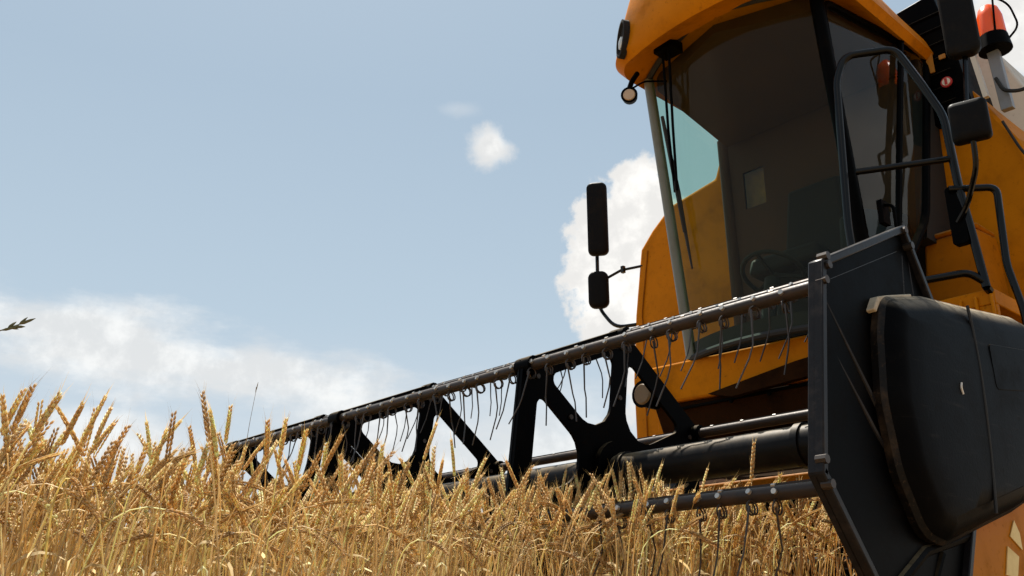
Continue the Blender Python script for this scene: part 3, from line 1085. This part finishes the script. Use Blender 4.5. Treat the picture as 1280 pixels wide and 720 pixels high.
# near end shield of the reel: six-sided pressed plate with flange and ribs
XS = 0.055
hexs = [(0.10, 1.725), (-0.455, 1.462), (-0.572, 0.865), (-0.150, 0.330), (0.06, 0.40), (0.46, 1.10)]
m = plate_with_holes(arc_fillet(hexs, .02, 2), [], 0.010, XS)
sh = sub('reel_end_shield', m, M['black'], bevel=0.003)
m = MB()
cen = Vector((sum(p[0] for p in hexs) / 6, sum(p[1] for p in hexs) / 6))
for a, b in zip(hexs, hexs[1:] + hexs[:1]):            # flange
    a, b = Vector(a), Vector(b)
    nn = (cen - (a + b) / 2).normalized()
    q = [tuple(a), tuple(b), tuple(b + nn * .024), tuple(a + nn * .024)]
    m.prism(q, 'x', XS - .020, XS + .026)
sub('shield_flange', m, M['edge'], sh, bevel=0.004)
m = MB()
def rib(pts, r=.011, f=0.9):
    global m
    m = MB()
    m.tube(smooth_path([(XS + .001, y, z) for y, z in pts], .08), [r * .4] + [r] * (len(smooth_path([(0, y, z) for y, z in pts], .08)) - 2) + [r * .4], 8)
    sub('shield_rib', m, M['edge'], sh)
rib([(-0.385, 1.425), (0.055, 1.625)])
rib([(-0.43, 1.36), (-0.16, 1.02), (-0.03, 1.0), (0.09, 1.62)], .012)
rib([(-0.40, 1.20), (-0.22, 0.99), (-0.10, 0.90)], .010)
rib([(-0.50, 0.93), (-0.10, 1.06)], .010)
rib([(-0.49, 0.86), (-0.08, 1.00)], .010)
rib([(-0.42, 0.80), (-0.14, 0.42)], .009)
rib([(0.13, 1.62), (0.13, 1.25), (0.40, 1.12)], .010)
for y, z in ((0.085, 1.70), (0.115, 1.655), (-0.43, 1.45), (-0.455, 1.40), (-0.435, 1.475), (-0.56, .90), (-0.545, .84), (0.02, 1.13), (0.05, 1.20), (0.0, 1.02)):
    m = MB()
    m.tube([(XS + .004, y, z), (XS + .034, y, z)], 0.0125, 8)
    sub('shield_bolt', m, M['steel'], sh)

# black moulded drive shield on the header's near end
ol = [(-0.155, 1.425), (0.12, 1.488), (0.45, 1.525), (0.85, 1.575), (1.35, 1.56), (1.50, 1.25), (1.15, 1.035), (0.55, 0.845), (0.02, 0.712), (-0.10, 0.735),
      (-0.20, 0.90), (-0.235, 1.10), (-0.205, 1.30)]
ol = arc_fillet(ol, [.085, .3, .3, .25, .15, .12, .2, .3, .10, .12, .2, .2, .15], 6)
oc = Vector((0.45, 1.15))


def oring(k, x, d=0.0):
    """outline moved inwards by d metres"""
    n = len(ol)
    out = []
    for i in range(n):
        a, p, b = Vector(ol[i - 1]), Vector(ol[i]), Vector(ol[(i + 1) % n])
        t = (b - a).normalized()
        nn = Vector((-t.y, t.x))
        if nn.dot(oc - p) < 0:
            nn = -nn
        p = p + nn * d
        out.append((x, p.x, p.y))
    return out


m = MB()
m.loft([oring(1, .098, 0.018), oring(1, .115, .034), oring(1, .133, .060), oring(1, .1385, .080), [(0.1435, *(oc + (Vector(q) - oc) * .74)) for q in ol], [(0.147, *(oc + (Vector(q) - oc) * .58)) for q in ol], [(0.149, *(oc + (Vector(q) - oc) * .35)) for q in ol]], True, True)
ds = sub('drive_shield', m, M['plastic'])
m = MB()
m.loft([oring(1, .058, .020), oring(1, .062, .006), oring(1, .084, .004), oring(1, .098, .0175)], False, False)
sub('shield_rim', m, M['worn'], ds)
m = MB()                                               # added lip, pale to paint the sunlit highlight on the upper front corner
m.loft([[(x, y, z) for y, z in ((-0.20, 1.372), (-0.165, 1.418), (-0.10, 1.437), (0.06, 1.478), (0.06, 1.466), (-0.10, 1.424), (-0.155, 1.402), (-0.185, 1.365))] for x in (-0.005, 0.085)])
sub('sunlit_lip', m, M['sunlit'], ds, bevel=0.004)
m = MB()                                               # moulded seams and a recessed plate
def face_x(y, z):
    d = min((Vector((y, z)) - Vector(q)).length for q in ol)
    pts = [(0.018, .098), (.034, .115), (.060, .133), (.080, .1385), (.14, .1435), (.25, .147), (.4, .149), (9, .149)]
    for (d0, x0), (d1, x1) in zip(pts, pts[1:]):
        if d <= d1:
            return x0 + (x1 - x0) * max(0, (d - d0)) / (d1 - d0)
    return .149
seam = [(0.33, 1.485), (0.335, 1.40), (0.33, 1.25), (0.315, 1.1), (0.295, 0.95), (0.27, 0.82)]
m.tube([(face_x(y, z) - .001, y, z) for y, z in smooth_path([(a, b, 0) for a, b in seam], .1) for y, z in [(y, z)]] if False else
       [(face_x(p[0], p[1]) - .001, p[0], p[1]) for p in smooth_path([(a, b, 0) for a, b in seam], .1)], 0.0055, 6)
sub('shield_seam', m, M['rubber'], ds)
m = MB()
m.prism(arc_fillet([(0.43, 1.22), (0.80, 1.27), (0.80, 1.42), (0.43, 1.375)], .02), 'x', .130, .1505)
sub('cover_plate', m, M['black'], ds, bevel=0.003)
m = MB()
m.tube(smooth_path([(face_x(.17, 1.18) + .002, .165, 1.20), (face_x(.17, 1.18) + .003, .155, 1.185), (face_x(.17, 1.18) + .002, .165, 1.165)], .01), 0.003, 5)
sub('shield_scratch', m, M['white'], ds)
# pale stripes on the yellow end wall below the shield
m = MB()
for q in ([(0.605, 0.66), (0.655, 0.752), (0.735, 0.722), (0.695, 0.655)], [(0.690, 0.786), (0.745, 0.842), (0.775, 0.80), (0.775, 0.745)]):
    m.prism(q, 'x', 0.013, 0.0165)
sub('pale_stripes', m, M['pale'])

# ------------------------------------------------------------------ wheat
rg = np.random.default_rng(11)


def frames(pts):
    d = np.gradient(pts, axis=0)
    d /= np.linalg.norm(d, axis=1, keepdims=True)
    ref = np.array([0.3, 1.0, 0.1])
    a = np.cross(d, ref)
    a /= np.linalg.norm(a, axis=1, keepdims=True)
    b = np.cross(d, a)
    return d, a, b


def stalk_template(seed, lod):
    """verts, faces (tris), per-vertex colour; height about 1 at the ear's base before scaling"""
    q = np.random.default_rng(seed)
    V, F, C = [], [], []
    def add(v, f, c):
        o = len(V)
        V.extend(v)
        F.extend([tuple(o + i for i in t) for t in f])
        C.extend([c] * len(v) if not isinstance(c, list) else c)
    straw = np.array([0.87, 0.67, 0.37]) * q.uniform(.85, 1.1)
    earc = np.array([0.88, 0.62, 0.31]) * q.uniform(.72, 1.12)
    # curve: stalk with lean, then neck bend, ear
    H = q.uniform(.735, .79)
    lean = q.uniform(.02, .16)
    style = q.random()
    earL = q.uniform(.080, .108)
    ns = 5
    pts = [np.array([lean * (t ** 2), 0, H * t]) for t in np.linspace(0, 1, ns)]
    d = pts[-1] - pts[-2]
    ang = math.atan2(d[0], d[2])
    tot = (q.uniform(.05, .5) if style < .70 else q.uniform(.6, 1.5) if style < .92 else q.uniform(1.7, 2.6))
    neck = 4
    p = pts[-1]
    nl = .022 if style < .70 else .03
    for k in range(neck):
        ang += tot * .75 / neck
        p = p + np.array([math.sin(ang), 0, math.cos(ang)]) * nl
        pts.append(p)
    base_i = len(pts) - 1
    ne = 6
    epts = [p]
    for k in range(ne):
        ang += tot * .25 / ne
        p = p + np.array([math.sin(ang), 0, math.cos(ang)]) * earL / ne
        epts.append(p)
    pts = np.array(pts)
    d, a, b = frames(pts)
    r0 = .0023
    n = 3
    vs, fs = [], []
    for i in range(len(pts)):
        r = r0 * (1 - .45 * i / len(pts))
        for j in range(n):
            t = 2 * math.pi * j / n
            vs.append(pts[i] + (a[i] * math.cos(t) + b[i] * math.sin(t)) * r)
    for i in range(len(pts) - 1):
        for j in range(n):
            k = (j + 1) % n
            fs += [(i * n + j, i * n + k, (i + 1) * n + k), (i * n + j, (i + 1) * n + k, (i + 1) * n + j)]
    add(vs, fs, tuple(straw))
    # ear
    ep = np.array(epts)
    d, a, b = frames(ep)
    cum = np.linspace(0, 1, len(ep))
    def at(t):
        x = t * (len(ep) - 1)
        i = min(int(x), len(ep) - 2)
        f = x - i
        return ep[i] * (1 - f) + ep[i + 1] * f, d[i], a[i], b[i]
    tw = q.uniform(0, math.pi)
    rows = 19 if lod == 0 else 7
    for k in range(rows):
        t = (k + .3) / rows
        P, D, A, B = at(min(t, .98))
        s = 1 if k % 2 else -1
        side0 = A * math.cos(tw) + B * math.sin(tw)
        nrm = -A * math.sin(tw) + B * math.cos(tw)
        fade = 1 - .45 * abs(t - .4) * 1.3
        for ss in ((-1, 0, 1) if lod == 0 else (s,)):
            side = side0 * s * .7 + nrm * ss * .75
            if lod:
                side = side0 * s
            side = side / np.linalg.norm(side)
            out = D * .97 + side * .17
            out /= np.linalg.norm(out)
            c0 = P + side * .0021
            L = (.0165 if lod == 0 else .026) * fade * q.uniform(.9, 1.12)
            wd = (.0024 if lod == 0 else .0048) * fade
            tt = np.cross(out, side)
            tt /= np.linalg.norm(tt)
            oo = np.cross(tt, out)
            mid = c0 + out * L * .45
            vs = [c0, mid + tt * wd, mid + oo * wd * 1.1, mid - tt * wd, mid - oo * wd * .8, c0 + out * L]
            fs = [(0, 1, 2), (0, 2, 3), (0, 3, 4), (0, 4, 1), (5, 2, 1), (5, 3, 2), (5, 4, 3), (5, 1, 4)]
            cc = tuple(earc * q.uniform(.72, 1.3))
            add(vs, fs, [cc, cc, cc, cc, cc, tuple(np.array(cc) * 1.25)])
            if (lod == 0 and ss == 0) or (lod and q.random() < .5):
                tip = c0 + out * L
                ad = D * .94 + side * q.uniform(.15, .36)
                ad /= np.linalg.norm(ad)
                la = q.uniform(.014, .040)
                w2 = tt * .0005
                add([tip - w2, tip + w2, tip + ad * la], [(0, 1, 2)], tuple(np.array([.62, .42, .17])))
    # dry leaves
    nleaf = q.integers(1, 4)
    for _ in range(nleaf):
        t = q.uniform(.25, .95)
        i = min(int(t * (ns - 1)), ns - 2)
        P = pts[i] + (pts[i + 1] - pts[i]) * (t * (ns - 1) - i)
        az = q.uniform(0, 2 * math.pi)
        h = np.array([math.cos(az), math.sin(az), 0])
        el = q.uniform(.5, 1.3)
        turn = q.uniform(.3, 1.0)
        wid = q.uniform(.002, .0045)
        L = q.uniform(.06, .16)
        side = np.array([-h[1], h[0], 0])
        vs, fs = [], []
        nseg = 5
        for k in range(nseg + 1):
            ww = wid * (1 - (k / nseg) ** 2) * (.5 + .5 * min(1, k * 1.5)) + .0003
            sd_ = side * math.cos(k * .5) + np.array([0, 0, 1]) * math.sin(k * .5)
            vs += [P - sd_ * ww, P + sd_ * ww]
            P = P + (h * math.cos(el) + np.array([0, 0, 1]) * math.sin(el)) * L / nseg
            el -= turn
        for k in range(nseg):
            fs += [(2 * k, 2 * k + 1, 2 * k + 3), (2 * k, 2 * k + 3, 2 * k + 2)]
        add(vs, fs, tuple(np.array([.84, .66, .37]) * q.uniform(.7, 1.1)))
    return np.array(V, np.float32), np.array(F, np.int32), np.array(C, np.float32)


T0 = [stalk_template(100 + i, 0) for i in range(16)]
T1 = [stalk_template(300 + i, 1) for i in range(10)]


def area(x0, x1, y0, y1, dens):
    n = int((x1 - x0) * (y1 - y0) * dens)
    return np.stack([rg.uniform(x0, x1, n), rg.uniform(y0, y1, n)], 1)


near = np.concatenate([area(-2.2, -0.42, -3.0, 0.40, 720), area(-1.5, -0.16, -0.45, 0.22, 420)])
edge = -0.56 + 0.08 * np.sin(near[:, 1] * 2.3 + .6) + 0.05 * np.sin(near[:, 1] * 7.1) + rg.normal(0, .035, len(near)) + np.clip((near[:, 1] + .75) * .55, 0, .36)
near = near[near[:, 0] < edge]
mid = area(-5.0, -2.2, -4.5, 0.40, 230)
far = np.concatenate([area(-12, -5.0, -6, 0.4, 60), area(-2.2, -.6, -4.8, -3.0, 200), area(-14, -3.75, 0.4, 12, 24)])
VV, FF, CC = [], [], []
off = 0
for pts, temps, jit in ((near, T0, 1), (mid, T1, 1), (far, T1, 1)):
    for (x, y) in pts:
        v, f, c = temps[rg.integers(len(temps))]
        # most ears lean with the wind, to the right of the picture
        az = rg.normal(0.55, 1.2) if rg.random() < .5 else rg.uniform(0, 2 * math.pi)
        s = rg.normal(.928, .042)
        if rg.random() < .04:
            s *= rg.uniform(1.03, 1.08)
        if y < -1.85 and x > -1.4:
            s *= .99
        s = min(s, 1.07)
        if x > -1.6 and y > -.75:
            s *= 1.03                                  # the crop stands a little taller where the reel gathers it
        ca, sa = math.cos(az), math.sin(az)
        tx, ty = rg.normal(0, .07), rg.normal(0, .07)
        w0 = v * np.array([1, 1, s], np.float32)
        xx = w0[:, 0] * ca - w0[:, 1] * sa + w0[:, 2] * tx
        yy = w0[:, 0] * sa + w0[:, 1] * ca + w0[:, 2] * ty
        VV.append(np.stack([xx + x, yy + y, w0[:, 2] - .01], 1))
        FF.append(f + off)
        k = rg.uniform(.78, 1.14)
        warm = rg.normal(0, .05)
        CC.append(np.clip(c * np.array([k, k * (1 - warm * .6), k * (1 - warm * 2)], np.float32), .01, .85))
        off += len(v)
VV, FF, CC = np.concatenate(VV).astype(np.float32), np.concatenate(FF).astype(np.int32), np.concatenate(CC).astype(np.float32)
me = bpy.data.meshes.new('wheat_field')
me.vertices.add(len(VV))
me.vertices.foreach_set('co', VV.ravel())
me.loops.add(len(FF) * 3)
me.loops.foreach_set('vertex_index', FF.ravel())
me.polygons.add(len(FF))
me.polygons.foreach_set('loop_start', np.arange(0, len(FF) * 3, 3, dtype=np.int32))
me.update(calc_edges=True)
at_ = me.color_attributes.new('tint', 'FLOAT_COLOR', 'POINT')
at_.data.foreach_set('color', np.concatenate([CC, np.ones((len(CC), 1), np.float32)], 1).ravel())
me.materials.append(M['wheat'])
wf = bpy.data.objects.new('wheat_field', me)
col.objects.link(wf)
tag(wf, 'ripe golden wheat standing in front of the reel', 'wheat', kind='stuff')
print('wheat tris', len(FF))

# cut stubble on the harvested side
st = area(-0.40, 4.5, -6, 8, 55)
st = st[np.hypot(st[:, 0] - 1.3, st[:, 1] + 2.71) > .5]
VV, FF = [], []
off = 0
for x, y in st:
    h = rg.uniform(.06, .15)
    a = rg.uniform(0, 6.28)
    tx, ty = rg.normal(0, .25, 2) * h
    r = .002
    b0 = [(x + r * math.cos(a + k * 2.094), y + r * math.sin(a + k * 2.094), -.03) for k in range(3)]
    VV += b0 + [(p[0] + tx, p[1] + ty, h) for p in b0]
    for k in range(3):
        j = (k + 1) % 3
        FF += [(off + k, off + j, off + 3 + j, off + 3 + k)]
    FF.append((off + 3, off + 4, off + 5))
    off += 6
me = bpy.data.meshes.new('stubble')
me.from_pydata(VV, [], FF)
at_ = me.color_attributes.new('tint', 'FLOAT_COLOR', 'POINT')
at_.data.foreach_set('color', np.tile(np.array([.55, .38, .16, 1], np.float32), len(VV)))
me.materials.append(M['wheat'])
so_ = bpy.data.objects.new('stubble', me)
col.objects.link(so_)
tag(so_, 'short cut straw stubble on the harvested ground', 'stubble', kind='stuff')


# ------------------------------------------------------------------ two weeds that stand out of the crop
def weed(name, base, path, spikes, r, mt, label, seed):
    q = random.Random(seed)
    o = bpy.data.objects.new(name, None)
    col.objects.link(o)
    o.location = base
    tag(o, label, 'weed')
    B = Vector(base)
    m = MB()
    pts = smooth_path([Vector(p) - B for p in path], .2, 6)
    m.tube(pts, [r * (1 - .6 * i / len(pts)) for i in range(len(pts))], 6)
    m.build('stem', M[mt], o)
    m = MB()
    d = (pts[-1] - pts[-3]).normalized()
    for (back, side, L, wd) in spikes:
        p = pts[-1] - d * back
        dd = (d + Vector((q.uniform(-.2, .2), q.uniform(-.2, .2), side))).normalized()
        m.tube([p, p + dd * L * .3, p + dd * L * .7, p + dd * L], [.0008, wd, wd * .8, .0004], 6)
    m.build('seed_head', M[mt], o)
    return o


weed('grass_weed', (-0.62, -2.45, 0), [(-0.62, -2.45, 0), (-0.60, -2.43, .5), (-0.60, -2.41, .90), (-0.578, -2.34, 1.0), (-0.556, -2.27, 1.040)],
     [(.0, .1, .030, .0034), (.0, .9, .020, .0026), (.012, -.35, .022, .0034), (.02, .5, .020, .0030), (.03, -.15, .024, .0030), (.016, -.6, .016, .0024)], .0026, 'weed',
     'greenish grass stem with a ragged seed head leaning in above the wheat, left edge', 5)
weed('thin_weed', (-0.95, -1.62, 0), [(-0.95, -1.62, 0), (-0.95, -1.61, .6), (-0.945, -1.60, .98), (-0.94, -1.59, 1.09)],
     [(.0, .8, .022, .0013), (.006, .6, .015, .0012)], .0012, 'dryweed',
     'single thin dry stalk standing against the clouds before the reel\'s far end', 6)
